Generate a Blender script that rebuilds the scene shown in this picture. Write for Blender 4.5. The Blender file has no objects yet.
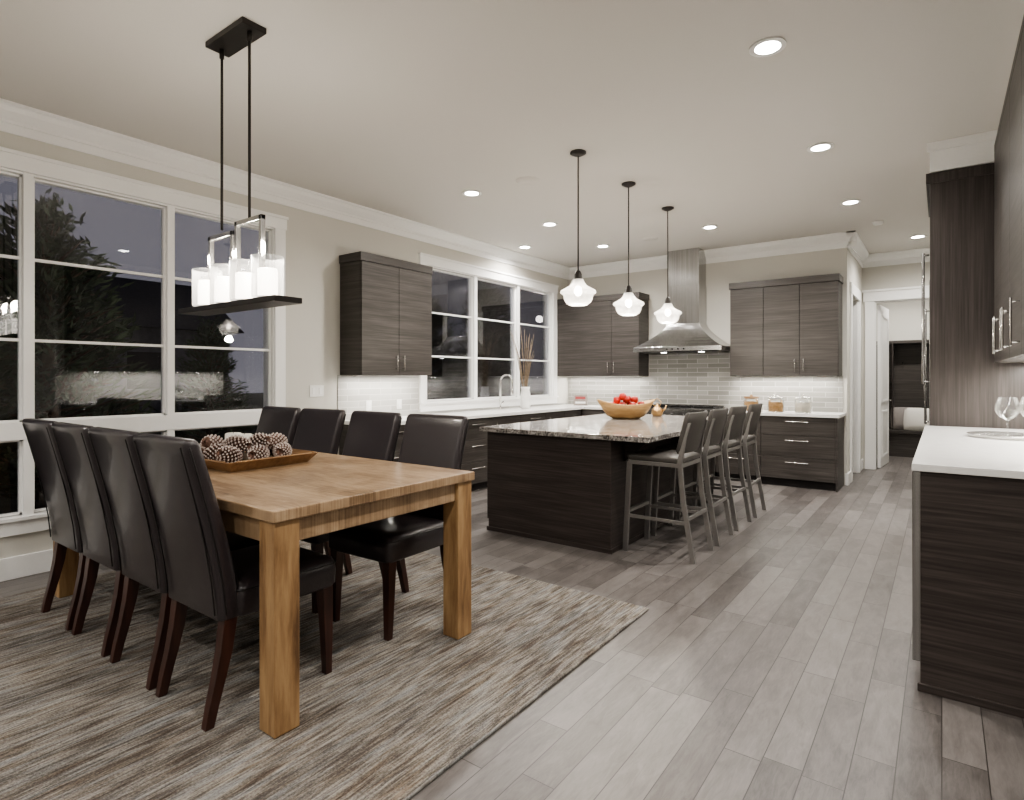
import bpy, bmesh, math, random
from mathutils import Vector, Matrix
random.seed(7)
S=bpy.context.scene
C=bpy.context.collection
H=3.17
XL=-5.03; YB=8.4

# ------------------------------------------------------------ materials
def newmat(name):
    m=bpy.data.materials.new(name); m.use_nodes=True
    nt=m.node_tree; b=nt.nodes['Principled BSDF']
    return m,nt,b
def N(nt,t,**k):
    n=nt.nodes.new(t)
    for a,v in k.items(): setattr(n,a,v)
    return n
def mth(nt,op,a,b=None,c=None):
    n=nt.nodes.new('ShaderNodeMath'); n.operation=op
    for i,v in enumerate((a,b,c)):
        if v is None: continue
        if isinstance(v,(int,float)): n.inputs[i].default_value=v
        else: nt.links.new(v,n.inputs[i])
    return n.outputs[0]
def ramp(nt,src,stops,interp='LINEAR'):
    r=N(nt,'ShaderNodeValToRGB'); cr=r.color_ramp; cr.interpolation=interp
    while len(cr.elements)>1: cr.elements.remove(cr.elements[-1])
    cr.elements[0].position=stops[0][0]; cr.elements[0].color=(*stops[0][1],1)
    for p,c in stops[1:]:
        e=cr.elements.new(p); e.color=(*c,1)
    nt.links.new(src,r.inputs[0]); return r.outputs[0]
def noise(nt,vec,scale,detail=3,rough=.5,dist=0):
    n=N(nt,'ShaderNodeTexNoise'); n.inputs['Scale'].default_value=scale
    n.inputs['Detail'].default_value=detail; n.inputs['Roughness'].default_value=rough
    n.inputs['Distortion'].default_value=dist
    if vec is not None: nt.links.new(vec,n.inputs['Vector'])
    return n.outputs['Fac']
def mapping(nt,sc,rot=(0,0,0),loc=(0,0,0)):
    tc=N(nt,'ShaderNodeTexCoord'); mp=N(nt,'ShaderNodeMapping')
    mp.inputs['Scale'].default_value=sc; mp.inputs['Rotation'].default_value=rot; mp.inputs['Location'].default_value=loc
    nt.links.new(tc.outputs['Object'],mp.inputs['Vector']); return mp.outputs[0]
def bump(nt,b,h,strength=.2,dist=.01):
    bp=N(nt,'ShaderNodeBump'); bp.inputs['Strength'].default_value=strength
    bp.inputs['Distance'].default_value=dist
    nt.links.new(h,bp.inputs['Height']); nt.links.new(bp.outputs[0],b.inputs['Normal'])
def simple(name,col,rough=.5,metal=0,bumpy=0,bscale=60,var=.06,em=None,es=0,coat=0):
    m,nt,b=newmat(name)
    v=mapping(nt,(1,1,1))
    f=noise(nt,v,bscale,3)
    c1=tuple(max(0,x*(1-var)) for x in col); c2=tuple(min(1,x*(1+var)) for x in col)
    nt.links.new(ramp(nt,f,[(.3,c1),(.7,c2)]),b.inputs['Base Color'])
    b.inputs['Roughness'].default_value=rough; b.inputs['Metallic'].default_value=metal
    if coat: b.inputs['Coat Weight'].default_value=coat
    if bumpy: bump(nt,b,f,bumpy,.004)
    if em: b.inputs['Emission Color'].default_value=(*em,1); b.inputs['Emission Strength'].default_value=es
    return m
def wood(name,stops,sc,rough=.45,bs=.15,scale=1.0,big=0.25):
    m,nt,b=newmat(name)
    v=mapping(nt,sc)
    f=noise(nt,v,scale,6,.62,.25)
    v2=mapping(nt,tuple(s*.25 for s in sc)); g=noise(nt,v2,scale,2,.5)
    mix=mth(nt,'ADD',mth(nt,'MULTIPLY',f,1-big),mth(nt,'MULTIPLY',g,big))
    nt.links.new(ramp(nt,mix,stops),b.inputs['Base Color'])
    b.inputs['Roughness'].default_value=rough
    bump(nt,b,f,bs,.003)
    return m
def glassmat(name,tint=(1,1,1),refl=(1,1,1),base=0.06,boost=1.0,rough=0.0):
    m=bpy.data.materials.new(name); m.use_nodes=True; nt=m.node_tree
    nt.nodes.remove(nt.nodes['Principled BSDF']); out=nt.nodes['Material Output']
    tr=N(nt,'ShaderNodeBsdfTransparent'); tr.inputs[0].default_value=(*tint,1)
    gl=N(nt,'ShaderNodeBsdfGlossy'); gl.inputs['Roughness'].default_value=rough; gl.inputs[0].default_value=(*refl,1)
    fr=N(nt,'ShaderNodeFresnel'); fr.inputs[0].default_value=1.5
    fac=mth(nt,'ADD',mth(nt,'MULTIPLY',fr.outputs[0],boost),base)
    mx=N(nt,'ShaderNodeMixShader'); nt.links.new(fac,mx.inputs[0])
    nt.links.new(tr.outputs[0],mx.inputs[1]); nt.links.new(gl.outputs[0],mx.inputs[2])
    nt.links.new(mx.outputs[0],out.inputs[0]); return m

M={}
M['wall']=simple('wall_paint',(.61,.595,.55),.85,bumpy=.05,bscale=180,var=.015)
M['ceil']=simple('ceiling_paint',(.63,.61,.575),.9,bumpy=.05,bscale=160,var=.015)
M['trim']=simple('white_trim',(.86,.86,.85),.4,var=.01)
M['white']=simple('white_plastic',(.8,.8,.78),.35,var=.01)
M['cabH']=wood('dark_wood_horizontal',[(.28,(.026,.022,.020)),(.48,(.050,.044,.040)),(.62,(.074,.066,.061)),(.76,(.105,.096,.088))],(2.2,2.2,75),.42,.12)
M['cabV']=wood('dark_wood_vertical',[(.30,(.026,.021,.019)),(.5,(.048,.040,.037)),(.70,(.078,.067,.062))],(75,75,1.8),.42,.12)
M['isl']=wood('island_wood',[(.30,(.019,.014,.013)),(.50,(.043,.034,.031)),(.70,(.078,.064,.058))],(2.2,2.2,75),.42,.12)
M['toe']=simple('dark_toe_kick',(.015,.012,.012),.6)
M['quartz']=simple('white_quartz',(.76,.755,.74),.18,bscale=25,var=.03)
M['steel']=wood('brushed_steel',[(.3,(.40,.40,.40)),(.7,(.56,.56,.56))],(60,60,1.2),.22,.02)
M['steel'].node_tree.nodes['Principled BSDF'].inputs['Metallic'].default_value=1
M['steel'].node_tree.nodes['Principled BSDF'].inputs['Anisotropic'].default_value=.6
M['stoolmetal']=simple('satin_metal',(.36,.35,.34),.38,metal=.9,var=.03)
M['black']=simple('black_metal',(.012,.011,.011),.4,metal=.3)
M['bronze']=simple('bronze_metal',(.055,.05,.047),.35,metal=.7)
M['nickel']=simple('nickel',(.60,.59,.57),.25,metal=1,var=.02)
M['leather']=simple('dark_leather',(.030,.024,.027),.28,bumpy=.25,bscale=220,var=.2,coat=.3)
M['seam']=simple('leather_piping',(.012,.010,.011),.4)
M['mahog']=wood('mahogany_leg',[(.3,(.016,.007,.006)),(.7,(.070,.027,.019))],(30,30,2),.3,.08)
M['stoolseat']=simple('stool_seat_vinyl',(.085,.078,.072),.42,bumpy=.1,bscale=150,var=.1)
M['glasswin']=glassmat('window_glass',(.93,.94,.95),(.97,.97,1),.02,.85)
M['glassclear']=glassmat('clear_glass',(.95,.96,.96),(1,1,1),.01,.8,.02)
M['candle']=simple('candle_wax',(.85,.82,.74),.5,var=.02)
M['red']=simple('apple_red',(.38,.025,.02),.3,bscale=8,var=.5)
M['bowlw']=wood('light_wood_bowl',[(.3,(.30,.16,.06)),(.7,(.56,.37,.17))],(6,6,30),.45,.15)
M['trayw']=wood('tray_wood',[(.3,(.17,.09,.04)),(.7,(.36,.22,.11))],(4,30,30),.4,.15)
M['cone']=simple('pinecone_brown',(.16,.09,.065),.8,bscale=90,var=.5)
M['conetip']=simple('pinecone_frost',(.58,.50,.46),.8,bscale=60,var=.3)
M['leaf']=simple('leaf_green',(.045,.065,.038),.7,bscale=3,var=.5)
M['bark']=simple('bark',(.07,.05,.035),.9,bscale=20,var=.4)
M['grass']=simple('night_ground',(.03,.038,.022),.95,bscale=4,var=.5)
M['siding']=simple('house_siding',(.10,.10,.11),.8,bscale=6,var=.15)
M['roof']=simple('house_roof',(.03,.03,.034),.9,bscale=12,var=.2)
M['pillow']=simple('pillow_fabric',(.62,.60,.56),.95,bumpy=.3,bscale=120,var=.08)
M['pillow2']=simple('pillow_gray',(.22,.2,.19),.95,bumpy=.3,bscale=120,var=.15)
M['grain']=simple('jar_contents_tan',(.45,.28,.13),.9,bumpy=.4,bscale=120,var=.5)
M['flour']=simple('jar_contents_white',(.75,.70,.62),.9,bumpy=.3,bscale=120,var=.1)
M['lampon']=simple('lamp_disc',(1,1,1),.5,em=(1,.96,.90),es=25)
M['bulb']=simple('bulb_glow',(1,1,1),.5,em=(1,.88,.72),es=30)
M['frost']=simple('frosted_lit_glass',(.9,.9,.88),.3,em=(1,.91,.78),es=4.2)
M['branch']=simple('dry_branch',(.20,.15,.10),.8,bscale=40,var=.3)
M['signred']=simple('sign_red',(.30,.05,.05),.6)
M['sign']=simple('sign_board',(.25,.22,.20),.7,var=.2)
M['brass']=simple('copper_metal',(.55,.36,.18),.3,metal=.9)

def m_hurricane():
    m=bpy.data.materials.new('hurricane_glass'); m.use_nodes=True; nt=m.node_tree
    b=nt.nodes['Principled BSDF']; out=nt.nodes['Material Output']
    b.inputs['Base Color'].default_value=(.88,.88,.87,1); b.inputs['Roughness'].default_value=.15
    b.inputs['Emission Color'].default_value=(1,.95,.87,1); b.inputs['Emission Strength'].default_value=.55
    tr=N(nt,'ShaderNodeBsdfTransparent'); mx=N(nt,'ShaderNodeMixShader')
    lw=N(nt,'ShaderNodeLayerWeight'); lw.inputs[0].default_value=.55
    nt.links.new(mth(nt,'ADD',mth(nt,'MULTIPLY',lw.outputs['Facing'],.55),.18),mx.inputs[0])
    nt.links.new(tr.outputs[0],mx.inputs[1]); nt.links.new(b.outputs[0],mx.inputs[2]); nt.links.new(mx.outputs[0],out.inputs[0])
    return m
M['hurr']=m_hurricane()
def m_prism():
    m=bpy.data.materials.new('ribbed_lit_glass'); m.use_nodes=True; nt=m.node_tree
    b=nt.nodes['Principled BSDF']; out=nt.nodes['Material Output']
    b.inputs['Base Color'].default_value=(.80,.80,.79,1); b.inputs['Roughness'].default_value=.12
    b.inputs['Emission Color'].default_value=(1,.93,.82,1); b.inputs['Emission Strength'].default_value=.55
    tr=N(nt,'ShaderNodeBsdfTransparent'); mx=N(nt,'ShaderNodeMixShader'); mx.inputs[0].default_value=.5
    nt.links.new(tr.outputs[0],mx.inputs[1]); nt.links.new(b.outputs[0],mx.inputs[2]); nt.links.new(mx.outputs[0],out.inputs[0])
    return m
M['prism']=m_prism()

def m_granite():
    m,nt,b=newmat('speckled_granite'); v=mapping(nt,(1,1,1))
    f=noise(nt,v,60,5,.8); g=noise(nt,v,9,3)
    k=mth(nt,'ADD',mth(nt,'MULTIPLY',f,.75),mth(nt,'MULTIPLY',g,.25))
    nt.links.new(ramp(nt,k,[(.42,(.03,.028,.027)),(.48,(.17,.155,.145)),(.53,(.36,.34,.32)),(.61,(.60,.58,.55))]),b.inputs['Base Color'])
    b.inputs['Roughness'].default_value=.1; return m
M['granite']=m_granite()

def m_floor():
    m,nt,b=newmat('gray_oak_floor')
    tc=N(nt,'ShaderNodeTexCoord'); sp=N(nt,'ShaderNodeSeparateXYZ'); nt.links.new(tc.outputs['Object'],sp.inputs[0])
    X,Y=sp.outputs[0],sp.outputs[1]
    u=mth(nt,'DIVIDE',X,.128); row=mth(nt,'FLOOR',u); fu=mth(nt,'FRACT',u)
    wn=N(nt,'ShaderNodeTexWhiteNoise'); wn.noise_dimensions='1D'; nt.links.new(row,wn.inputs['W'])
    L=mth(nt,'ADD',mth(nt,'MULTIPLY',wn.outputs[0],.45),.62)
    v=mth(nt,'ADD',mth(nt,'DIVIDE',Y,L),mth(nt,'MULTIPLY',wn.outputs[0],17.3))
    pid=mth(nt,'FLOOR',v); fv=mth(nt,'FRACT',v)
    cb=N(nt,'ShaderNodeCombineXYZ'); nt.links.new(row,cb.inputs[0]); nt.links.new(pid,cb.inputs[1])
    w2=N(nt,'ShaderNodeTexWhiteNoise'); w2.noise_dimensions='2D'; nt.links.new(cb.outputs[0],w2.inputs['Vector'])
    R=w2.outputs[0]
    # grain
    cv=N(nt,'ShaderNodeCombineXYZ')
    nt.links.new(mth(nt,'MULTIPLY',X,60),cv.inputs[0]); nt.links.new(mth(nt,'ADD',mth(nt,'MULTIPLY',Y,9),mth(nt,'MULTIPLY',R,40)),cv.inputs[1])
    nt.links.new(mth(nt,'MULTIPLY',R,30),cv.inputs[2])
    g=noise(nt,cv.outputs[0],1.0,6,.7,1.3)
    cv2=N(nt,'ShaderNodeCombineXYZ')
    nt.links.new(mth(nt,'MULTIPLY',X,12),cv2.inputs[0]); nt.links.new(mth(nt,'ADD',mth(nt,'MULTIPLY',Y,4.0),mth(nt,'MULTIPLY',R,70)),cv2.inputs[1])
    g2=noise(nt,cv2.outputs[0],1.0,3,.6,1.0)
    k=mth(nt,'ADD',mth(nt,'MULTIPLY',R,.26),mth(nt,'MULTIPLY',g,.42)); k=mth(nt,'ADD',k,mth(nt,'MULTIPLY',g2,.36))
    col=ramp(nt,k,[(.30,(.058,.051,.048)),(.44,(.108,.097,.092)),(.58,(.158,.144,.137)),(.78,(.222,.205,.196))])
    e1=mth(nt,'MINIMUM',fu,mth(nt,'SUBTRACT',1,fu)); e1=mth(nt,'MULTIPLY',e1,.128)
    e2=mth(nt,'MULTIPLY',mth(nt,'MINIMUM',fv,mth(nt,'SUBTRACT',1,fv)),.85)
    e=mth(nt,'MINIMUM',e1,e2); gap=mth(nt,'GREATER_THAN',e,.0018)
    mx=N(nt,'ShaderNodeMixRGB'); nt.links.new(gap,mx.inputs[0]); mx.inputs[1].default_value=(.035,.030,.028,1); nt.links.new(col,mx.inputs[2])
    nt.links.new(mx.outputs[0],b.inputs['Base Color'])
    nt.links.new(mth(nt,'ADD',mth(nt,'MULTIPLY',g,.25),.24),b.inputs['Roughness'])
    bump(nt,b,mth(nt,'ADD',mth(nt,'MULTIPLY',g,.6),gap),.4,.003)
    return m
M['floor']=m_floor()

def m_tabletop():
    m,nt,b=newmat('reclaimed_teak_top')
    tc=N(nt,'ShaderNodeTexCoord'); sp=N(nt,'ShaderNodeSeparateXYZ'); nt.links.new(tc.outputs['Object'],sp.inputs[0])
    X,Y=sp.outputs[0],sp.outputs[1]
    u=mth(nt,'DIVIDE',Y,.14); row=mth(nt,'FLOOR',u); fu=mth(nt,'FRACT',u)
    wn=N(nt,'ShaderNodeTexWhiteNoise'); wn.noise_dimensions='1D'; nt.links.new(row,wn.inputs['W'])
    v=mth(nt,'ADD',mth(nt,'DIVIDE',X,1.5),mth(nt,'MULTIPLY',wn.outputs[0],9)); pid=mth(nt,'FLOOR',v)
    cb=N(nt,'ShaderNodeCombineXYZ'); nt.links.new(row,cb.inputs[0]); nt.links.new(pid,cb.inputs[1])
    w2=N(nt,'ShaderNodeTexWhiteNoise'); w2.noise_dimensions='2D'; nt.links.new(cb.outputs[0],w2.inputs['Vector'])
    cv=N(nt,'ShaderNodeCombineXYZ'); nt.links.new(mth(nt,'MULTIPLY',X,4.5),cv.inputs[0]); nt.links.new(mth(nt,'MULTIPLY',Y,48),cv.inputs[1])
    nt.links.new(mth(nt,'MULTIPLY',w2.outputs[0],30),cv.inputs[2])
    g=noise(nt,cv.outputs[0],1,7,.72,1.2)
    blot=noise(nt,tc.outputs['Object'],6,5,.65,.5)
    k=mth(nt,'ADD',mth(nt,'MULTIPLY',w2.outputs[0],.10),mth(nt,'MULTIPLY',g,.58)); k=mth(nt,'ADD',k,mth(nt,'MULTIPLY',blot,.34))
    col=ramp(nt,k,[(.34,(.11,.065,.035)),(.46,(.245,.16,.092)),(.56,(.36,.25,.155)),(.70,(.49,.37,.25))])
    nt.links.new(col,b.inputs['Base Color']); b.inputs['Roughness'].default_value=.38
    gap=mth(nt,'GREATER_THAN',mth(nt,'MINIMUM',fu,mth(nt,'SUBTRACT',1,fu)),.010)
    bump(nt,b,mth(nt,'ADD',mth(nt,'MULTIPLY',g,.5),gap),.25,.003); return m
M['ttop']=m_tabletop()
M['tleg']=wood('reclaimed_teak_leg',[(.33,(.11,.057,.026)),(.45,(.25,.145,.068)),(.57,(.37,.235,.118)),(.72,(.48,.33,.18))],(24,24,3.2),.42,.3,big=.4)

def m_rug():
    m,nt,b=newmat('abrash_rug')
    v=mapping(nt,(85,6.5,1)); f=noise(nt,v,1,4,.68,.4)
    vb=mapping(nt,(26,2.6,1),loc=(5,9,3)); f2=noise(nt,vb,1,4,.6,.5)
    v2=mapping(nt,(3.2,.9,1)); g=noise(nt,v2,1,3,.6,.4)
    v3=mapping(nt,(170,110,1)); h=noise(nt,v3,1,2,.6)
    k=mth(nt,'ADD',mth(nt,'MULTIPLY',mth(nt,'SUBTRACT',f,.5),1.1),.5); k=mth(nt,'ADD',k,mth(nt,'MULTIPLY',mth(nt,'SUBTRACT',h,.5),.5))
    k=mth(nt,'ADD',k,mth(nt,'MULTIPLY',mth(nt,'SUBTRACT',g,.5),.55)); k=mth(nt,'ADD',k,mth(nt,'MULTIPLY',mth(nt,'SUBTRACT',f2,.5),.5))
    c=ramp(nt,k,[(.18,(.05,.043,.040)),(.36,(.105,.093,.085)),(.48,(.19,.174,.160)),(.60,(.30,.282,.260)),(.76,(.42,.40,.37)),(.9,(.52,.50,.47))])
    c2=ramp(nt,f2,[(.34,(.78,.66,.55)),(.44,(1,.95,.88)),(.54,(1,.99,.97)),(.64,(.82,.86,.90))])
    mx=N(nt,'ShaderNodeMixRGB',blend_type='MULTIPLY'); mx.inputs[0].default_value=1
    nt.links.new(c,mx.inputs[1]); nt.links.new(c2,mx.inputs[2])
    nt.links.new(mx.outputs[0],b.inputs['Base Color']); b.inputs['Roughness'].default_value=.95
    bump(nt,b,mth(nt,'ADD',f,h),.9,.012); return m
M['rug']=m_rug()

def m_tile(name,c1,c2,grout,rot):
    m,nt,b=newmat(name)
    tc=N(nt,'ShaderNodeTexCoord'); sp=N(nt,'ShaderNodeSeparateXYZ'); nt.links.new(tc.outputs['Object'],sp.inputs[0])
    cb=N(nt,'ShaderNodeCombineXYZ'); nt.links.new(sp.outputs[1 if rot else 0],cb.inputs[0]); nt.links.new(sp.outputs[2],cb.inputs[1])
    br=N(nt,'ShaderNodeTexBrick'); nt.links.new(cb.outputs[0],br.inputs['Vector'])
    br.inputs['Color1'].default_value=(*c1,1); br.inputs['Color2'].default_value=(*c2,1); br.inputs['Mortar'].default_value=(*grout,1)
    br.inputs['Scale'].default_value=1; br.inputs['Brick Width'].default_value=.30; br.inputs['Row Height'].default_value=.065
    br.inputs['Mortar Size'].default_value=.0035; br.inputs['Bias'].default_value=0
    nt.links.new(br.outputs['Color'],b.inputs['Base Color']); b.inputs['Roughness'].default_value=.15
    bump(nt,b,mth(nt,'SUBTRACT',1,br.outputs['Fac']),.4,.003); return m
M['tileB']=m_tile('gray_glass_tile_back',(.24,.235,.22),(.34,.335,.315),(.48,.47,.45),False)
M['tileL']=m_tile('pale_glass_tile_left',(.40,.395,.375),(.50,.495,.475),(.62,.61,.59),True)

# ------------------------------------------------------------ builder
class B:
    def __init__(s,name):
        s.name=name; s.bm=bmesh.new(); s.mats=[]
    def mi(s,k):
        if k not in s.mats: s.mats.append(k)
        return s.mats.index(k)
    def _fin(s,faces,mat,smooth=False):
        i=s.mi(mat)
        for f in faces: f.material_index=i; f.smooth=smooth
    def box(s,x0,x1,y0,y1,z0,z1,mat,mtx=None):
        P=[(x0,y0,z0),(x1,y0,z0),(x1,y1,z0),(x0,y1,z0),(x0,y0,z1),(x1,y0,z1),(x1,y1,z1),(x0,y1,z1)]
        s.hexa(P,mat,mtx)
    def hexa(s,P,mat,mtx=None):
        vs=[s.bm.verts.new((mtx@Vector(p)) if mtx else p) for p in P]
        fs=[s.bm.faces.new([vs[i] for i in q]) for q in ((0,3,2,1),(4,5,6,7),(0,1,5,4),(1,2,6,5),(2,3,7,6),(3,0,4,7))]
        s._fin(fs,mat)
    def loft(s,rings,mat,smooth=True,cap=(True,True),closed=True):
        V=[[s.bm.verts.new(p) for p in r] for r in rings]; fs=[]
        n=len(V[0])
        for a,b in zip(V[:-1],V[1:]):
            for i in range(n if closed else n-1):
                j=(i+1)%n; fs.append(s.bm.faces.new((a[i],a[j],b[j],b[i])))
        if cap[0]: fs.append(s.bm.faces.new(list(reversed(V[0]))))
        if cap[1]: fs.append(s.bm.faces.new(V[-1]))
        s._fin(fs,mat,smooth)
    def tube(s,pts,r,mat,seg=10,smooth=True):
        pts=[Vector(p) for p in pts]; rs=r if isinstance(r,(list,tuple)) else [r]*len(pts)
        rings=[]; prev=None
        for i,p in enumerate(pts):
            d=(pts[min(i+1,len(pts)-1)]-pts[max(i-1,0)]).normalized()
            if prev is None:
                a=d.orthogonal().normalized()
            else:
                a=(prev-d*prev.dot(d)).normalized()
            prev=a; bb=d.cross(a)
            rings.append([p+rs[i]*(math.cos(t)*a+math.sin(t)*bb) for t in [2*math.pi*k/seg for k in range(seg)]])
        s.loft(rings,mat,smooth)
    def lathe(s,prof,c,mat,seg=28,smooth=True,cap=(True,True),rib=0,ribn=0):
        rings=[]
        for r,z in prof:
            ring=[]
            for k in range(seg):
                t=2*math.pi*k/seg; rr=max(r,1e-4)*(1+(rib*math.cos(ribn*t) if ribn else 0))
                ring.append((c[0]+rr*math.cos(t),c[1]+rr*math.sin(t),c[2]+z))
            rings.append(ring)
        s.loft(rings,mat,smooth,cap)
    def sphere(s,c,r,mat,sc=(1,1,1),u=16,v=10):
        prof=[(r*math.sin(math.pi*k/v),-r*math.cos(math.pi*k/v)) for k in range(v+1)]
        rings=[[(c[0]+max(p,1e-4)*math.cos(2*math.pi*k/u)*sc[0],c[1]+max(p,1e-4)*math.sin(2*math.pi*k/u)*sc[1],c[2]+z*sc[2]) for k in range(u)] for p,z in prof]
        s.loft(rings,mat,True)
    def prism(s,poly,vec,mat):
        v=Vector(vec); a=[Vector(p) for p in poly]
        s.loft([a,[p+v for p in a]],mat,False)
    def done(s,loc=(0,0,0),rz=0,bevel=0,parent=None,subs=0):
        bmesh.ops.recalc_face_normals(s.bm,faces=s.bm.faces)
        me=bpy.data.meshes.new(s.name); s.bm.to_mesh(me); s.bm.free()
        for k in s.mats: me.materials.append(M[k])
        o=bpy.data.objects.new(s.name,me); C.objects.link(o); o.location=loc; o.rotation_euler=(0,0,rz)
        if parent: o.parent=parent
        if bevel:
            md=o.modifiers.new('bevel','BEVEL'); md.width=bevel; md.segments=2; md.limit_method='ANGLE'; md.angle_limit=math.radians(50)
        return o
def dup(o,loc,rz=None):
    n=o.copy(); C.objects.link(n); n.location=loc
    if rz is not None: n.rotation_euler=(0,0,rz)
    return n
def rrect(cx,cy,w,d,r,z,n=4):
    pts=[]; r=min(r,w/2-.001,d/2-.001)
    for sx,sy,a0 in ((1,1,0),(-1,1,90),(-1,-1,180),(1,-1,270)):
        for k in range(n+1):
            t=math.radians(a0+90*k/n)
            pts.append((cx+sx*(w/2-r)+r*math.cos(t),cy+sy*(d/2-r)+r*math.sin(t),z))
    return pts

# ------------------------------------------------------------ shell
b=B('floor'); b.box(-5.2,3.2,-4.2,12.7,-.1,0,'floor'); b.done()
b=B('ceiling'); b.box(-5.2,3.2,-4.2,12.7,H,H+.12,'ceil'); b.done()
W1=(.34,3.07,.40,2.75)     # dining window opening y0,y1,z0,z1
W2=(5.06,7.92,1.05,2.72)
b=B('wall_left'); x0,x1=XL-.17,XL
b.box(x0,x1,-4.2,W1[0],0,H,'wall'); b.box(x0,x1,W1[0],W1[1],0,W1[2],'wall'); b.box(x0,x1,W1[0],W1[1],W1[3],H,'wall')
b.box(x0,x1,W1[1],W2[0],0,H,'wall'); b.box(x0,x1,W2[0],W2[1],0,W2[2],'wall'); b.box(x0,x1,W2[0],W2[1],W2[3],H,'wall')
b.box(x0,x1,W2[1],YB+.15,0,H,'wall'); b.done()
b=B('wall_back'); b.box(XL,-.96,YB,YB+.15,0,H,'wall'); b.done()
XS=-.96; YF=10.1
b=B('wall_hall'); b.box(XS-.13,XS,YB+.15,8.78,0,H,'wall'); b.box(XS-.13,XS,9.62,YF,0,H,'wall'); b.box(XS-.13,XS,8.78,9.62,2.45,H,'wall'); b.done()
b=B('wall_pantry'); b.box(-2.4,-2.3,YB+.15,YF,0,H,'wall'); b.done()
b=B('wall_far'); b.box(-2.4,-.80,YF,YF+.13,0,H,'wall'); b.box(.12,.66,YF,YF+.13,0,H,'wall'); b.box(-.80,.12,YF,YF+.13,2.48,H,'wall'); b.done()
b=B('wall_mudroom'); b.box(-1.7,.66,12.4,12.55,0,H,'wall'); b.box(-1.8,-1.7,YF+.13,12.55,0,H,'wall'); b.done()
b=B('wall_right'); b.box(.66,.80,3.0,12.55,0,H,'wall'); b.box(.80,3.2,3.0,3.14,0,H,'wall'); b.box(3.05,3.2,-4.2,3.0,0,H,'wall'); b.done()
b=B('wall_front'); b.box(-5.2,3.2,-4.2,-4.05,0,H,'wall'); b.done()

def crown(name,p0,p1,n):
    p0=Vector(p0); p1=Vector(p1); n=Vector(n)
    prof=[(0,0),(.105,0),(.105,-.02),(.09,-.028),(.075,-.055),(.04,-.09),(.028,-.10),(.028,-.12),(.014,-.12),(.014,-.18),(0,-.18)]
    b=B(name); b.prism([p0+n*u+Vector((0,0,v)) for u,v in prof],p1-p0,'trim'); b.done()
crown('trim_1',(XL,-4.05,H),(XL,YB,H),(1,0,0))
crown('trim_2',(XL,YB,H),(-.96+.105,YB,H),(0,-1,0))
crown('trim_3',(XS,YB-.105,H),(XS,YF,H),(1,0,0))
crown('trim_4',(XS,YF,H),(.66,YF,H),(0,-1,0))
def base(name,x0,x1,y0,y1):
    b=B(name); b.box(x0,x1,y0,y1,0,.15,'trim'); b.done(bevel=.004)
base('baseboard_left',XL,XL+.018,-4.05,3.80)
base('baseboard_back',-1.0+.02,XS+.018,YB-.018,YB)
base('baseboard_hall',XS,XS+.018,YB,8.68)
base('baseboard_hall.001',XS,XS+.018,9.72,YF)
base('baseboard_far',.22,.66,YF-.018,YF)

# windows
def window(name,y0,y1,z0,z1,cols,rows,lower=None,hd=.10):
    b=B(name); xf=XL-.055
    cw=.105
    b.box(XL,XL+.024,y0-cw,y0,z0-cw,z1+.02,'trim'); b.box(XL,XL+.024,y1,y1+cw,z0-cw,z1+.02,'trim')
    b.box(XL,XL+.030,y0-cw-.01,y1+cw+.01,z1,z1+hd,'trim'); b.box(XL,XL+.042,y0-cw-.02,y1+cw+.02,z1+hd,z1+hd+.025,'trim')
    b.box(XL,XL+.024,y0,y1,z0-cw,z0,'trim'); 
    b.box(XL-.03,XL+.045,y0-cw-.01,y1+cw+.01,z0-.01,z0+.012,'trim')
    # jamb liner
    b.box(XL-.16,XL,y0,y0+.012,z0,z1,'trim'); b.box(XL-.16,XL,y1-.012,y1,z0,z1,'trim'); b.box(XL-.16,XL,y0,y1,z1-.012,z1,'trim'); b.box(XL-.16,XL,y0,y1,z0,z0+.014,'trim')
    f=.014
    for i,(a,c) in enumerate(cols):
        if i<len(cols)-1: b.box(xf-.03,XL+.005,c,cols[i+1][0],z0,z1,'trim')
        for q0,q1 in [(rows[0],rows[-1])]+([lower] if lower else []):
            b.box(xf-.02,xf+.025,a,a+f,q0,q1,'trim'); b.box(xf-.02,xf+.025,c-f,c,q0,q1,'trim')
            b.box(xf-.02,xf+.025,a,c,q0,q0+f,'trim'); b.box(xf-.02,xf+.025,a,c,q1-f,q1,'trim')
            b.box(xf-.003,xf+.003,a+.01,c-.01,q0+.01,q1-.01,'glasswin')
        for zr in rows[1:-1]: b.box(xf-.012,xf+.016,a,c,zr-.010,zr+.010,'trim')
    if lower: b.box(xf-.03,XL+.01,y0,y1,lower[1],rows[0],'trim')
    b.done()
window('window_1',*W1,[(.36,1.22),(1.275,2.135),(2.19,3.055)],[1.05,1.61,2.17,2.735],(.42,.93))
window('window_2',*W2,[(5.08,5.97),(6.03,6.95),(7.01,7.90)],[1.07,1.62,2.16,2.70])

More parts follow.
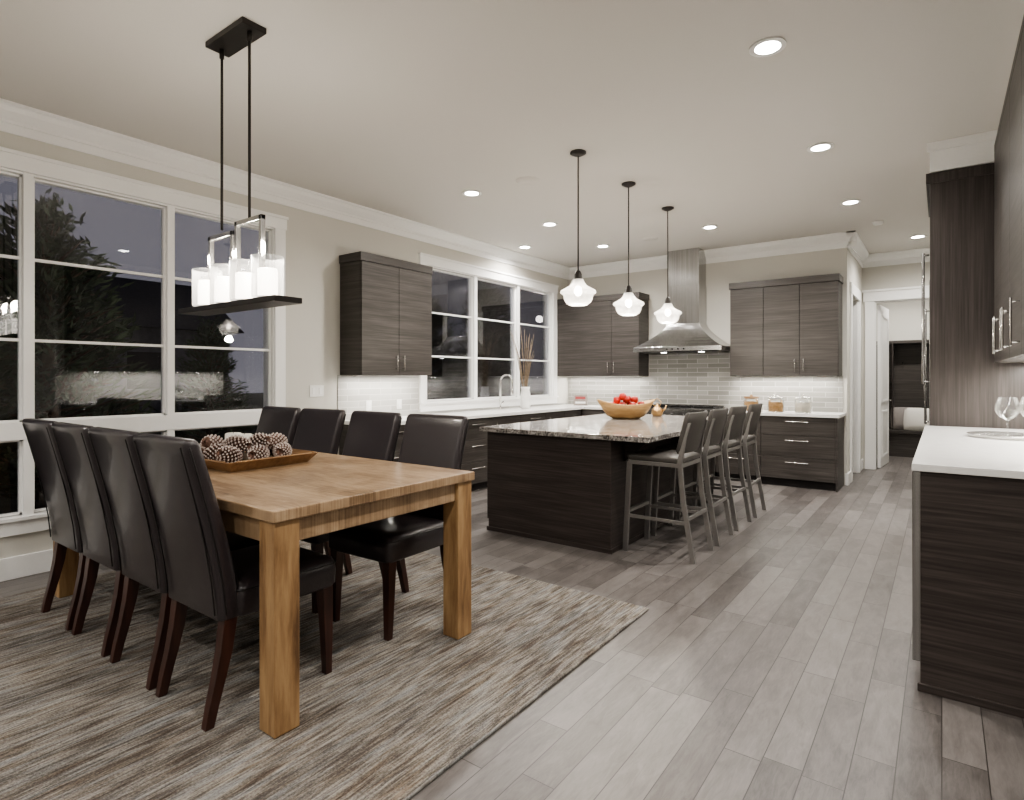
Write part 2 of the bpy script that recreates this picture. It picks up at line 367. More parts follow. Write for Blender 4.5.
# doors
b=B('trim_5')   # far door casing
b.box(-.92,-.80,YF-.025,YF,0,2.48,'trim'); b.box(.12,.24,YF-.025,YF,0,2.48,'trim'); b.box(-.94,.26,YF-.03,YF,2.48,2.62,'trim'); b.box(-.955,.28,YF-.045,YF,2.62,2.65,'trim')
b.box(-.80,-.785,YF,YF+.13,0,2.48,'trim'); b.box(.105,.12,YF,YF+.13,0,2.48,'trim'); b.box(-.80,.12,YF,YF+.13,2.465,2.48,'trim'); b.done(bevel=.003)
b=B('trim_6')
b.box(XS,XS+.022,8.67,8.78,0,2.45,'trim'); b.box(XS,XS+.022,9.62,9.73,0,2.45,'trim'); b.box(XS,XS+.026,8.65,9.75,2.45,2.59,'trim')
b.box(XS-.13,XS,8.78,8.80,0,2.45,'trim'); b.box(XS-.13,XS,9.60,9.62,0,2.45,'trim'); b.done(bevel=.003)
b=B('door_1'); w=.80
b.box(0,w,-.02,.02,.01,2.44,'trim')
for z0,z1 in ((.15,.85),(.98,2.30)):
    for sgn in (-1,1):
        y=.02*sgn
        for (a,c,d,e) in ((.10,.13,z0,z1),(w-.13,w-.10,z0,z1),(.10,w-.10,z0,z0+.03),(.10,w-.10,z1-.03,z1)):
            b.box(a,c,min(y,y+.008*sgn),max(y,y+.008*sgn),d,e,'trim')
for sgn in (-1,1):
    b.tube([(w-.06,.02*sgn,1.0),(w-.06,.06*sgn,1.0),(w-.16,.065*sgn,1.0)],.009,'nickel')
b.done(loc=(-.755,YF+.16,0),rz=math.radians(86))

# ------------------------------------------------------------ cabinets
def vhandle(b,face,p,u,z0,z1,mat='nickel',r=.0055,off=.035):
    def P(o,uu,z):
        if face=='x+': return (p+o,uu,z)
        if face=='x-': return (p-o,uu,z)
        return (uu,p-o,z)
    b.tube([P(off,u,z0),P(off,u,z1)],r,mat,8)
    for z in (z0+.02,z1-.02): b.tube([P(0,u,z),P(off,u,z)],r*.8,mat,6)
def hhandle(b,face,p,u0,u1,z,mat='nickel',r=.0055,off=.035):
    def P(o,uu):
        if face=='x+': return (p+o,uu,z)
        if face=='x-': return (p-o,uu,z)
        return (uu,p-o,z)
    b.tube([P(off,u0),P(off,u1)],r,mat,8)
    for u in (u0+.02,u1-.02): b.tube([P(0,u),P(off,u)],r*.8,mat,6)
def pan(b,face,p,u0,u1,z0,z1,mat,th=.02,g=.0025):
    u0+=g;u1-=g;z0+=g;z1-=g
    if face=='x+': b.box(p,p+th,u0,u1,z0,z1,mat)
    elif face=='x-': b.box(p-th,p,u0,u1,z0,z1,mat)
    else: b.box(u0,u1,p-th,p,z0,z1,mat)
def upper(name,face,p_wall,p_front,u0,u1,z0,z1,splits,handles,mat='cabH',hh=.16,cap=.085):
    b=B(name); lo,hi=min(p_wall,p_front),max(p_wall,p_front)
    if face[0]=='x':
        s=1 if face=='x+' else -1
        b.box(lo,hi,u0,u1,z0,z1-cap,mat)
        b.box(lo-(.02 if s<0 else 0),hi+(.02 if s>0 else 0),u0-.012,u1+(.012 if s>0 else 0),z1-cap,z1,mat)
        pf=p_front
    else:
        b.box(u0,u1,lo,hi,z0,z1-cap,mat); b.box(u0-(0 if u0<-5 else .012),u1+.012,lo-.02-.012,hi,z1-cap,z1,mat); pf=p_front
    for a,c in splits: pan(b,face,pf,a,c,z0,z1-cap-.004,mat)
    o=.02
    pp=pf+o if face=='x+' else pf-o
    for u in handles: vhandle(b,face,pp,u,z0+.05,z0+.05+hh)
    b.done(bevel=.0015)
upper('upper_cabinet','x+',XL+.002,-4.70,3.81,4.81,1.38,2.62,[(3.81,4.31),(4.31,4.81)],[4.26,4.36])
upper('upper_cabinet','y-',YB-.002,8.06,-5.028,-3.60,1.38,2.62,[(-5.03,-4.05),(-4.05,-3.60)],[-4.10,-4.0])
upper('upper_cabinet','y-',YB-.002,8.06,-2.29,-1.01,1.38,2.62,[(-2.29,-1.87),(-1.87,-1.44),(-1.44,-1.01)],[-1.49,-1.39])
upper('upper_cabinet','x-',.655,.33,3.12,5.55,1.46,3.06,[(3.12,3.74),(3.74,4.35),(4.35,4.96),(4.96,5.55)],[3.80,4.29,4.41,4.90,5.02],mat='cabH',hh=.24,cap=.05)
# soffit above right cabinets
b=B('trim_8'); b.box(.34,.655,3.12,5.55,3.065,H,'trim'); b.box(-.075,.655,5.56,6.75,2.945,H,'trim'); b.box(-.09,.655,5.545,5.56,3.10,H,'trim'); b.done(bevel=.004)

# base cabinets left run
b=B('base_cabinet')
b.box(XL+.002,-4.45,3.80,7.78,.10,.874,'cabH'); b.box(XL+.002,-4.52,3.82,7.78,0,.10,'toe')
ys=[3.80,4.40,5.00,5.60,6.2,6.8,7.3,7.78]
for i,(a,c) in enumerate(zip(ys[:-1],ys[1:])):
    if i%2==0:
        for z0,z1 in ((.10,.36),(.36,.62),(.62,.874)): pan(b,'x+',-4.45,a,c,z0,z1,'cabH'); hhandle(b,'x+',-4.43,a+.18,c-.18,z1-.07)
    else:
        pan(b,'x+',-4.45,a,c,.10,.874,'cabH'); vhandle(b,'x+',-4.43,a+.06,.62,.80)
b.done(bevel=.0015)
b=B('base_cabinet')
b.box(XL+.002,-3.43,7.82,YB-.002,.10,.874,'cabH'); b.box(XL+.002,-3.43,7.9,YB-.002,0,.10,'toe')
b.box(-2.42,-1.01,7.85,YB-.002,.10,.874,'cabH'); b.box(-2.42,-1.01,7.9,YB-.002,0,.10,'toe')
b.box(-1.01,-.99,7.82,YB-.002,0,.874,'cabH')
for a,c in ((-4.43,-3.93),(-3.93,-3.43)): pan(b,'y-',7.82,a,c,.10,.874,'cabH')
for a,c in ((-2.42,-1.85),(-1.85,-1.01)):
    for z0,z1 in ((.10,.37),(.37,.64),(.64,.874)):
        pan(b,'y-',7.85,a,c,z0,z1,'cabH'); hhandle(b,'y-',7.83,(a+c)/2-.13,(a+c)/2+.13,z1-.06)
b.done(bevel=.0015)
b=B('countertop')
b.box(XL+.002,-4.39,3.77,YB-.002,.876,.914,'quartz'); b.box(-4.39,-3.43,7.79,YB-.002,.876,.914,'quartz'); b.box(-2.42,-.97,7.80,YB-.002,.876,.914,'quartz')
b.done(bevel=.003)
b=B('backsplash_left'); b.box(XL+.001,XL+.01,3.78,4.93,.916,1.378,'tileL'); b.box(XL+.001,XL+.01,4.93,YB-.012,.916,.94,'tileL'); b.done()
b=B('backsplash_back'); b.box(XL+.011,-3.59,YB-.01,YB-.001,.916,1.378,'tileB'); b.box(-3.59,-2.30,YB-.01,YB-.001,.916,1.80,'tileB'); b.box(-2.30,-1.0,YB-.01,YB-.001,.916,1.378,'tileB'); b.done()
# range
b=B('kitchen_range')
b.box(-3.42,-2.43,7.78,YB-.02,.08,.93,'steel'); b.box(-3.40,-2.45,7.85,YB-.05,0,.08,'toe')
b.box(-3.38,-2.47,7.755,7.78,.16,.70,'steel'); b.box(-3.2,-2.65,7.75,7.757,.28,.58,'black')
hhandle(b,'y-',7.755,-3.34,-2.51,.73,'steel',.012,.05)
for i in range(6):
    x=-3.30+i*.152; b.tube([(x,7.78,.84),(x,7.74,.84)],.024,'black',14)
b.box(-3.40,-2.45,7.80,YB-.05,.93,.938,'black')
for i in range(3):
    cx=-3.25+i*.325
    for dy in (.12,.30,.48):
        b.box(cx-.145,cx+.145,7.80+dy-.006,7.80+dy+.006,.938,.965,'black')
    for dx in (-.14,0,.14): b.box(cx+dx-.006,cx+dx+.006,7.86,8.32,.945,.965,'black')
b.done(bevel=.002)
# hood
b=B('range_hood')
rings=[]; cx=-2.945
def hr(w,d,z): return [(cx-w/2,YB-.012-d,z),(cx+w/2,YB-.012-d,z),(cx+w/2,YB-.012,z),(cx-w/2,YB-.012,z)]
rings=[hr(1.25,.62,1.72),hr(1.25,.62,1.78)]
for k in range(1,9):
    t=k/8; s=(1-t)**1.5
    rings.append(hr(.47+(1.25-.47)*s*.97,.33+(.62-.33)*s,1.78+t*.34))
b.loft(rings,'steel',False)
b.loft([hr(.46,.32,2.12),hr(.46,.32,2.66)],'steel',False); b.loft([hr(.445,.31,2.66),hr(.445,.31,H)],'steel',False)
b.box(cx-.56,cx+.56,7.83,8.33,1.712,1.722,'black'); 
for i in range(4): b.tube([(cx-.12+i*.08,7.766,1.75),(cx-.12+i*.08,7.758,1.75)],.012,'black',10)
b.done(bevel=.002)

# island
b=B('kitchen_island')
b.box(-3.24,-2.07,4.07,6.52,.0,.874,'isl'); 
b.box(-3.245,-2.045,4.05,4.07,.02,.874,'isl'); b.box(-2.07,-2.05,4.07,6.54,.02,.874,'isl'); b.box(-3.26,-2.03,4.04,4.05,0,.035,'isl'); b.box(-2.05,-2.035,4.05,6.54,0,.035,'isl')
b.box(-3.26,-3.24,4.05,6.54,.1,.874,'isl')
b.box(-3.31,-1.72,4.00,6.60,.876,.916,'granite')
for y in (4.3,5.3,6.3): b.prism([(-2.05,y,.874),(-1.85,y,.874),(-1.85,y,.85),(-2.05,y,.68)],(0,.03,0),'isl')
for i in range(3):
    pan(b,'x-',-3.26,4.1+i*.81,4.88+i*.81,.10,.874,'isl'); 
b.done(bevel=.0025)

# right run
b=B('bar_cabinet')
b.box(-.06,.655,3.10,5.56,.09,.947,'isl'); b.box(.0,.655,3.10,5.56,0,.09,'toe'); b.box(-.075,.655,3.075,3.10,0,.947,'isl'); b.box(-.085,.655,3.062,3.075,0,.035,'isl')
b.box(-.105,-.06,3.11,3.71,.11,.94,'steel'); 
for a,c in ((3.73,4.34),(4.34,4.95),(4.95,5.56)): pan(b,'x-',-.06,a,c,.09,.945,'cabH')
b.box(-.105,.655,3.055,5.56,.949,.981,'quartz')
b.done(bevel=.003)
b=B('refrigerator')
b.box(-.075,.655,5.58,5.61,0,2.94,'cabV'); b.box(-.075,.655,6.70,6.73,0,2.94,'cabV'); b.box(-.10,.655,5.57,6.74,2.86,2.94,'cabV')
b.box(-.03,.655,5.61,6.70,.02,2.86,'cabV')
b.box(-.08,-.03,5.62,6.15,.10,2.12,'steel'); b.box(-.08,-.03,6.16,6.69,.10,2.12,'steel'); b.box(-.06,-.03,5.62,6.69,2.14,2.84,'cabV')
vhandle(b,'x-',-.08,6.22,.95,1.95,'steel',.010,.035)
vhandle(b,'x-',-.08,5.72,1.30,2.35,'steel',.011,.04)
b.done(bevel=.002)

# ------------------------------------------------------------ dining table
b=B('dining_table'); tx0,tx1,ty0,ty1=-4.42,-1.97,1.20,2.345; TZ=.86
b.box(tx0,tx1,ty0,ty1,TZ-.045,TZ,'ttop')
for x in (tx0+.012,tx1-.118):
    for y in (ty0+.012,ty1-.118): b.box(x,x+.106,y,y+.106,.0145,TZ-.045,'tleg')
b.box(tx0+.12,tx1-.12,ty0+.03,ty0+.055,TZ-.14,TZ-.045,'ttop'); b.box(tx0+.12,tx1-.12,ty1-.055,ty1-.03,TZ-.14,TZ-.045,'ttop')
b.box(tx1-.055,tx1-.03,ty0+.12,ty1-.12,TZ-.14,TZ-.045,'ttop'); b.box(tx0+.03,tx0+.055,ty0+.12,ty1-.12,TZ-.14,TZ-.045,'ttop')
b.done(bevel=.005)
# rug
b=B('area_rug'); b.box(-4.62,-1.37,.25,3.2,.001,.014,'rug'); b.done(bevel=.004)

# chair
b=B('dining_chair')
def yback(z): 
    t=max(0,(z-.42)/.70); return -.205-.155*t**1.35
rs=[]
zs=[.40,.46,.56,.66,.76,.86,.96,1.04,1.085,1.100,1.108]
for z in zs:
    th=.095-.035*(z-.4)/.7; w=.455+.025*(z-.4)/.7; 
    if z>1.095: th*=.8; w-=.012
    if z>1.105: th*=.55; w-=.02
    ring=rrect(0,yback(z),w,th,.028,z,4)
    ring=[(x,y-.030*(1-(2*x/w)**2)*max(0,min(1,(z-.5)/.4)),zz+(.012*(1-(2*x/w)**2) if z>1.05 else 0)) for x,y,zz in ring]
    rs.append(ring)
b.loft(rs,'leather')
# seat
ss=[]
for z,g in ((.395,-.01),(.41,0),(.47,.002),(.50,.0),(.522,-.012),(.532,-.035),(.537,-.09)):
    ss.append(rrect(0,.045,.485+2*g,.47+2*g,.035,z,4))
b.loft(ss,'leather')
pr=rrect(0,.045,.489,.474,.035,.502,4); b.tube(pr+[pr[0]],.004,'seam',6)
for sx in (-1,1):
    b.tube([(sx*(.20),yback(z)-(.095-.035*(z-.4)/.7)/2-.007,z) for z in (.42,.55,.7,.85,1.0,1.08)],.0035,'seam',6)
    b.tube([(sx*(.226+.012*(z-.4)/.7),yback(z)-.022,z) for z in (.42,.55,.7,.85,1.0,1.08)],.004,'seam',6)
# legs
def sq(x,y,z,h): return [(x-h,y-h,z),(x+h,y-h,z),(x+h,y+h,z),(x-h,y+h,z)]
for sx in (-1,1):
    b.loft([sq(sx*.205,.245,.0,.016),sq(sx*.205,.242,.15,.020),sq(sx*.203,.235,.405,.026)],'mahog',False)
    pts=[(0,-.285,.017),(.08,-.268,.019),(.18,-.243,.021),(.28,-.222,.024),(.41,-.205,.026)]
    b.loft([sq(sx*.198,y,z,h) for z,y,h in pts],'mahog',False)
ch=b.done(bevel=.003)
ch.location=(-2.45,1.385,.0145)
for x in (-2.94,-3.44,-3.93): dup(ch,(x,1.385,.0145))
for x,r in ((-2.49,2),(-3.07,-1),(-3.64,1),(-4.18,0)): dup(ch,(x,2.26,.0145),math.radians(180+r))

# bar stool
b=B('bar_stool')
for sx in (-1,1):
    b.loft([[(sx*.205-.012+dx,y+dy,z) for dx,dy in ((0,-.02),(.024,-.02),(.024,.02),(0,.02))] for y,z in ((.262,0),(.225,.70))],'stoolmetal',False)
    b.loft([[(sx*.205*k-.012+dx,y+dy,z) for dx,dy in ((0,-.018),(.024,-.018),(.024,.018),(0,.018))] for y,z,k in ((-.275,0,1),(-.20,.45,1),(-.175,.72,1),(-.205,.92,.95),(-.235,1.02,.93))],'stoolmetal',False)
    b.box(sx*.205-.01,sx*.205+.01,-.185,.235,.685,.715,'stoolmetal'); b.box(sx*.205-.009,sx*.205+.009,-.225,.245,.27,.295,'stoolmetal')
b.box(-.20,.20,.215,.240,.685,.715,'stoolmetal'); b.box(-.20,.20,-.19,-.165,.685,.715,'stoolmetal')
b.box(-.20,.20,.234,.258,.30,.325,'stoolmetal'); b.box(-.20,.20,-.24,-.22,.30,.325,'stoolmetal')
b.loft([rrect(0,.03,.42,.43,.04,.716,4),rrect(0,.03,.44,.45,.05,.73,4),rrect(0,.03,.435,.445,.05,.755,4),rrect(0,.03,.39,.40,.05,.764,4)],'stoolseat')
rs=[]
for z in (.79,.81,.92,1.02,1.08,1.095):
    w=.425 if .80<z<1.09 else .405; th=.03 if .80<z<1.09 else .014
    y0=-.175-.075*(z-.78)/.3
    n=12
    top=[(-w/2+w*i/n, y0+th/2) for i in range(n+1)]; bot=[(w/2-w*i/n,y0-th/2) for i in range(n+1)]
    rs.append([(x,y-.045*(1-(2*x/w)**2)+.02,z) for x,y in top+bot])
b.loft(rs,'stoolseat')
st=b.done(bevel=.002); st.location=(-1.73,4.40,0); st.rotation_euler=(0,0,math.pi/2)
for y,r in ((4.95,1),(5.53,-1),(6.12,2)): dup(st,(-1.73,y,0),math.radians(90+r))

# ------------------------------------------------------------ lights
def lamp(kind,name,loc,power,color=(1,.90,.78),parent=None,**k):
    l=bpy.data.lights.new(name,kind); l.energy=power; l.color=color
    for a,v in k.items(): setattr(l,a,v)
    o=bpy.data.objects.new(name,l); C.objects.link(o); o.location=loc
    if parent: o.parent=parent
    return o
b=B('recessed_light'); 
b.lathe([(.095,-.006),(.095,0),(.07,0),(.066,-.006)],(0,0,0),'white',32,cap=(False,False)); b.lathe([(.066,-.006),(.095,-.006)],(0,0,0),'white',32,cap=(False,False))
b.lathe([(.001,-.003),(.068,-.003)],(0,0,0),'lampon',32,cap=(False,False))
rl=b.done(loc=(0,0,H-.001))
DL=[(-.77,3.41),(-.77,5.14),(-.76,6.93),(-.25,9.13),(-2.25,7.07),(-3.76,7.21),(-3.73,5.81),(-4.66,6.62),(-3.72,4.38),
    (-.77,1.3),(-.77,-.9),(-3.3,-.9),(-4.3,-1.5),(1.5,.4),(1.5,-1.8),(-2.2,-2.6),(-.45,11.3)]  # this row: out-of-frame downlights added as room fill; the last serves the mudroom
for i,(x,y) in enumerate(DL):
    o=rl if i==0 else dup(rl,(x,y,H-.001)); o.location=(x,y,H-.001)
    L=lamp('SPOT','downlight_beam',(0,0,-.03),118 if y<10 else 170,(1,.955,.89),o,spot_size=math.radians(160),spot_blend=.9,shadow_soft_size=.07)
b=B('ceiling_speaker'); b.lathe([(.001,-.004),(.10,-.004),(.105,0)],(0,0,0),'ceil',32,cap=(False,False)); sp=b.done(loc=(-3.07,4.4,H-.001)); dup(sp,(-3.07,7.2,H-.001)); 
b=B('smoke_detector'); b.lathe([(.001,-.03),(.045,-.03),(.055,-.02),(.06,0)],(0,0,0),'white',24,cap=(False,False)); b.done(loc=(-.6,8.0,H-.001))

# pendants
b=B('pendant_light')
b.lathe([(.065,0),(.065,-.012),(.03,-.03),(.008,-.035)],(0,0,0),'bronze',24)
b.tube([(0,0,-.03),(0,0,-.98)],.006,'bronze',8)
b.lathe([(.008,-.95),(.022,-.965),(.03,-.985),(.034,-1.02),(.040,-1.03)],(0,0,0),'bronze',24)
b.lathe([(.040,-1.025),(.050,-1.05),(.066,-1.075),(.10,-1.095),(.135,-1.115),(.142,-1.13),(.132,-1.142),(.118,-1.150),(.112,-1.185),(.095,-1.215),(.070,-1.232),(.045,-1.238)],(0,0,0),'prism',96,cap=(False,False),rib=.022,ribn=32)
b.sphere((0,0,-1.12),.030,'bulb',(1,1,1.3),14,10)
pe=b.done(loc=(-2.36,4.10,H))
ps=[pe]+[dup(pe,(-2.36,y,H)) for y in (5.04,6.01)]
for p in ps: lamp('POINT','pendant_bulb',(0,0,-1.29),18,(1,.90,.76),p,shadow_soft_size=.05)

# chandelier
cxx,cyy=-3.02,1.62; BZ=1.715
b=B('linear_chandelier')
b.box(-.19,.19,-.065,.065,H-.03-BZ,H-BZ,'bronze')
for x in (-.14,.14):
    b.tube([(x,0,.44),(x,0,H-BZ-.02)],.0075,'bronze',8); b.tube([(x,0,H-BZ-.08),(x,0,H-BZ-.03)],.013,'bronze',10)
    t=.012; wv=.13; zt=.46 if x>0 else .42
    b.box(x-wv,x-wv+2*t,-t,t,.02,zt,'nickel'); b.box(x+wv-2*t,x+wv,-t,t,.02,zt,'nickel'); b.box(x-wv,x+wv,-t,t,zt-2*t,zt,'nickel')
b.box(-.48,.49,-.075,.075,0,.028,'bronze')
for x in (-.30,-.10,.10,.31):
    b.lathe([(.035,.026),(.035,.035),(.05,.04)],(x,0,0),'bronze',20)
    b.lathe([(.070,.035),(.076,.04),(.076,.24),(.073,.24)],(x,0,0),'hurr',32,cap=(True,False))
    b.lathe([(.001,.042),(.046,.042),(.048,.05),(.048,.175),(.044,.18),(.001,.178)],(x,0,0),'frost',28)
ce=b.done(loc=(cxx,cyy,BZ),bevel=.002)
for x in (-.30,0,.30): lamp('POINT','chandelier_bulb',(x,0,.30),11,(1,.92,.80),ce,shadow_soft_size=.05)

# under-cabinet lights
def strip(name,loc,sx,sy,p):
    b=B(name); b.box(-sx/2,sx/2,-sy/2,sy/2,-.012,0,'white'); o=b.done(loc=loc)
    l=lamp('AREA',name+'_glow',(0,0,-.016),p,(1,.95,.87),o); l.data.shape='RECTANGLE'; l.data.size=sx; l.data.size_y=sy
strip('under_cabinet_light',(-4.86,4.31,1.378),.05,.9,7)
strip('under_cabinet_light',(-4.3,8.25,1.378),1.3,.05,9)
strip('under_cabinet_light',(-1.66,8.25,1.378),1.2,.05,10)
strip('under_cabinet_light',(.50,4.4,1.458),.05,2.1,24)
for x in (-3.2,-2.66):
    b=B('hood_light'); b.lathe([(.001,-.002),(.035,-.002),(.04,0)],(0,0,0),'lampon',20,cap=(False,False)); o=b.done(loc=(x,8.0,1.7115))
    lamp('SPOT','hood_beam',(0,0,-.02),9,(1,.93,.84),o,spot_size=math.radians(130),spot_blend=.8,shadow_soft_size=.03)

# ------------------------------------------------------------ props
# tray
b=B('serving_tray')
w,d=.54,.46
b.box(-w/2,w/2,-d/2,d/2,0,.015,'trayw')
o_=.05
def side(p,q,n):
    p=Vector(p);q=Vector(q);n=Vector(n)
    b.hexa([p,q,q-n*.012,p-n*.012,p+n*o_+Vector((0,0,.055)),q+n*o_+Vector((0,0,.055)),q+n*(o_-.014)+Vector((0,0,.06)),p+n*(o_-.014)+Vector((0,0,.06))],'trayw')
side((-w/2,-d/2,0),(w/2,-d/2,0),(0,-1,0)); side((-w/2,d/2,0),(w/2,d/2,0),(0,1,0)); side((w/2,-d/2,0),(w/2,d/2,0),(1,0,0)); side((-w/2,-d/2,0),(-w/2,d/2,0),(-1,0,0))
# corner fills
for sx in (-1,1):
    for sy in (-1,1):
        p=Vector((sx*w/2,sy*d/2,0))
        a=p+Vector((sx*o_,0,.055)); c=p+Vector((0,sy*o_,.055)); e=p+Vector((sx*o_*.9,sy*o_*.9,.055))
        b.loft([[p,p+Vector((-sx*.01,0,0)),p+Vector((0,-sy*.01,0))],[e,c,a]],'trayw',False)
b.done(loc=(-3.24,1.79,TZ+.001),rz=math.radians(2),bevel=.002)
# pine cones
b=B('pine_cone')
n=110; Lc=.15
b.sphere((0,0,0),.03,'cone',(1,1,2.1))
for i in range(n):
    t=(i+.5)/n; a=i*2.39996; z=-Lc/2+Lc*t; r=.044*math.sin(math.pi*min(1,(t*.80+.13)))**.75
    dv=Vector((math.cos(a),math.sin(a),0)); side_=Vector((-math.sin(a),math.cos(a),0)); up=Vector((0,0,1))
    base_=dv*(r*.35)+up*z; tip=dv*(r+.010)+up*(z+.014); wd=.0115*(1-.3*t)
    b.loft([[base_-side_*wd*.5,base_+side_*wd*.5,base_+side_*wd*.5+up*.006,base_-side_*wd*.5+up*.006],[tip-side_*wd-dv*.004,tip+side_*wd-dv*.004,tip+side_*wd-dv*.004+up*.006,tip-side_*wd-dv*.004+up*.006]],'cone',False)
    q=tip+up*.002; wd*=.7
    b.loft([[q-side_*wd-dv*.006-up*.003,q+side_*wd-dv*.006-up*.003,q+side_*wd-dv*.006+up*.005,q-side_*wd-dv*.006+up*.005],[q-side_*wd*.4+dv*.003,q+side_*wd*.4+dv*.003,q+side_*wd*.4+dv*.003+up*.003,q-side_*wd*.4+dv*.003+up*.003]],'conetip',False)
pc=b.done()
cones=[(-3.40,1.64,0),(-3.24,1.62,0),(-3.10,1.64,0),(-3.06,1.78,0),(-3.07,1.93,0),(-3.20,1.95,0),(-3.35,1.95,0),(-3.44,1.90,0),(-3.14,1.81,1),(-3.31,1.64,1),(-3.11,1.90,1),(-3.45,1.77,0),(-3.16,1.70,1)]
for i,(x,y,l) in enumerate(cones):
    o=pc if i==0 else dup(pc,(x,y,0)); o.location=(x,y,TZ+.016+.052+l*.055); o.rotation_euler=(random.uniform(1.2,1.9),random.uniform(-.3,.3),random.uniform(0,6.28)); o.scale=(.92,.92,.92)
b=B('pillar_candle'); b.lathe([(.001,0),(.045,0),(.045,.145),(.038,.15),(.001,.144)],(0,0,0),'candle',28); b.tube([(0,0,.14),(0,.002,.16)],.0015,'black',6)
ca=b.done(loc=(-3.36,1.79,TZ+.017)); dup(ca,(-3.24,1.79,TZ+.017))

# apple bowl
IZ=.917
b=B('wooden_dough_bowl')
def boat(L,W,z,k=0): 
    return [(L/2*math.cos(t)*(1+.03*math.sin(5*t+k)),W/2*math.sin(t)*(1+.05*math.sin(3*t+k)),z+(.026*math.cos(2*t) if z>.1 else 0)) for t in [2*math.pi*i/40 for i in range(40)]]
b.loft([boat(.28,.18,0),boat(.40,.26,.03),boat(.50,.33,.10),boat(.62,.39,.175),boat(.60,.37,.18),boat(.46,.30,.105),boat(.34,.22,.035)],'bowlw')
b.done(loc=(-2.72,5.75,IZ),rz=math.radians(36))
b=B('apple_pile')
for (x,y,z) in ((-.15,0,.14),(-.06,.05,.14),(-.05,-.05,.14),(.05,.03,.14),(.06,-.05,.14),(.16,0,.145),(0,0,.20),(-.10,0,.195),(.09,0,.20),(.02,.04,.205),(-.04,-.01,.235)):
    c=(x,y,z); pr=[(.001,-.036),(.022,-.040),(.036,-.022),(.041,.002),(.037,.025),(.022,.036),(.006,.030),(.001,.024)]
    b.lathe(pr,c,'red',16); b.tube([(x,y,z+.025),(x+.005,y,z+.05)],.002,'branch',5)
b.done(loc=(-2.72,5.75,IZ),rz=math.radians(36))
b=B('copper_teapot'); b.lathe([(.001,0),(.05,0),(.065,.03),(.06,.075),(.035,.10),(.025,.11),(.03,.12),(.008,.13),(.01,.145),(.001,.148)],(0,0,0),'brass',24)
b.tube([(.055,0,.05),(.09,0,.08),(.11,0,.12)],[.014,.010,.007],'brass',8); b.tube([(-.03,0,.11),(-.07,0,.15),(0,0,.20),(.05,0,.16),(.03,0,.11)],.005,'brass',8)
b.done(loc=(-2.62,6.35,IZ))
# faucet
b=B('kitchen_faucet'); b.lathe([(.028,0),(.028,.015),(.018,.03)],(0,0,0),'nickel',16)
pts=[(0,0,.02),(0,0,.38)]+[(.10-.10*math.cos(t),0,.38+.10*math.sin(t)) for t in [math.pi*k/8 for k in range(1,9)]]+[(.20,0,.28)]
b.tube(pts,.014,'nickel',10); b.tube([(.20,0,.30),(.20,0,.20)],.020,'nickel',10); b.tube([(0,0,.08),(0,.07,.11)],.008,'nickel',8)
b.done(loc=(-4.88,6.35,.915))
b=B('branch_vase'); b.lathe([(.001,0),(.06,0),(.075,.06),(.07,.20),(.055,.27),(.065,.31),(.06,.31),(.048,.27),(.001,.03)],(0,0,0),'white',24)
for i in range(22):
    a=random.uniform(0,6.28); r=random.uniform(.05,.22); h=random.uniform(.75,1.15)
    b.tube([(0,0,.05),(r*.2*math.cos(a),r*.2*math.sin(a),.32),(r*math.cos(a)*.6,r*math.sin(a)*.6,.30+h*.45),(r*math.cos(a),r*math.sin(a),h)],[.004,.004,.003,.002],'branch',5)
b.done(loc=(-4.72,6.72,.915))
b=B('counter_sign'); b.box(-.11,.11,-.01,.01,0,.17,'sign'); b.box(-.08,.08,-.013,-.009,.10,.14,'signred'); b.box(-.08,.08,-.013,-.009,.03,.06,'white'); b.box(-.04,.04,.0,.05,0,.01,'sign'); b.done(loc=(-4.62,8.1,.915),rz=math.radians(20))
# canisters
for i,(x,k) in enumerate(((-2.02,'grain'),(-1.72,'grain'),(-1.40,'flour'))):
    b=B('glass_canister'); b.lathe([(.001,0),(.09,0),(.095,.01),(.095,.15),(.085,.165),(.080,.165)],(0,0,0),'glassclear',28,cap=(True,False))
    b.lathe([(.001,.006),(.086,.006),(.086,.12),(.001,.13)],(0,0,0),k,24)
    b.lathe([(.001,.165),(.09,.165),(.09,.19),(.02,.195),(.02,.215),(.001,.218)],(0,0,0),'nickel' if i!=0 else 'trayw',24)
    b.done(loc=(x,8.05,.915))
# wine glass + tray on bar
b=B('round_metal_tray'); b.lathe([(.001,0),(.19,0),(.205,.02),(.20,.022),(.186,.006),(.001,.005)],(0,0,0),'nickel',40); b.done(loc=(.33,4.72,.982))
b=B('wine_glass'); b.lathe([(.001,0),(.04,0),(.04,.003),(.006,.008),(.004,.05),(.004,.10),(.012,.108),(.042,.13),(.060,.165),(.058,.20),(.044,.245)],(0,0,0),'glassclear',28,cap=(True,False)); wg=b.done(loc=(.32,4.62,.988)); dup(wg,(.44,4.74,.988))
# switches
for y,z,w in ((3.53,1.22,.16),(4.18,1.05,.075),(4.62,1.05,.075)):
    b=B('light_switch' if w>.1 else 'power_outlet'); xo=XL+.001 if w>.1 else XL+.011
    b.box(0,.006,-w/2,w/2,-.057,.057,'white')
    for k in ((-.04,.04) if w>.1 else (0,)): b.box(.006,.010,k-.016,k+.016,-.033,.033,'trim')
    b.done(loc=(xo,y,z),bevel=.001)
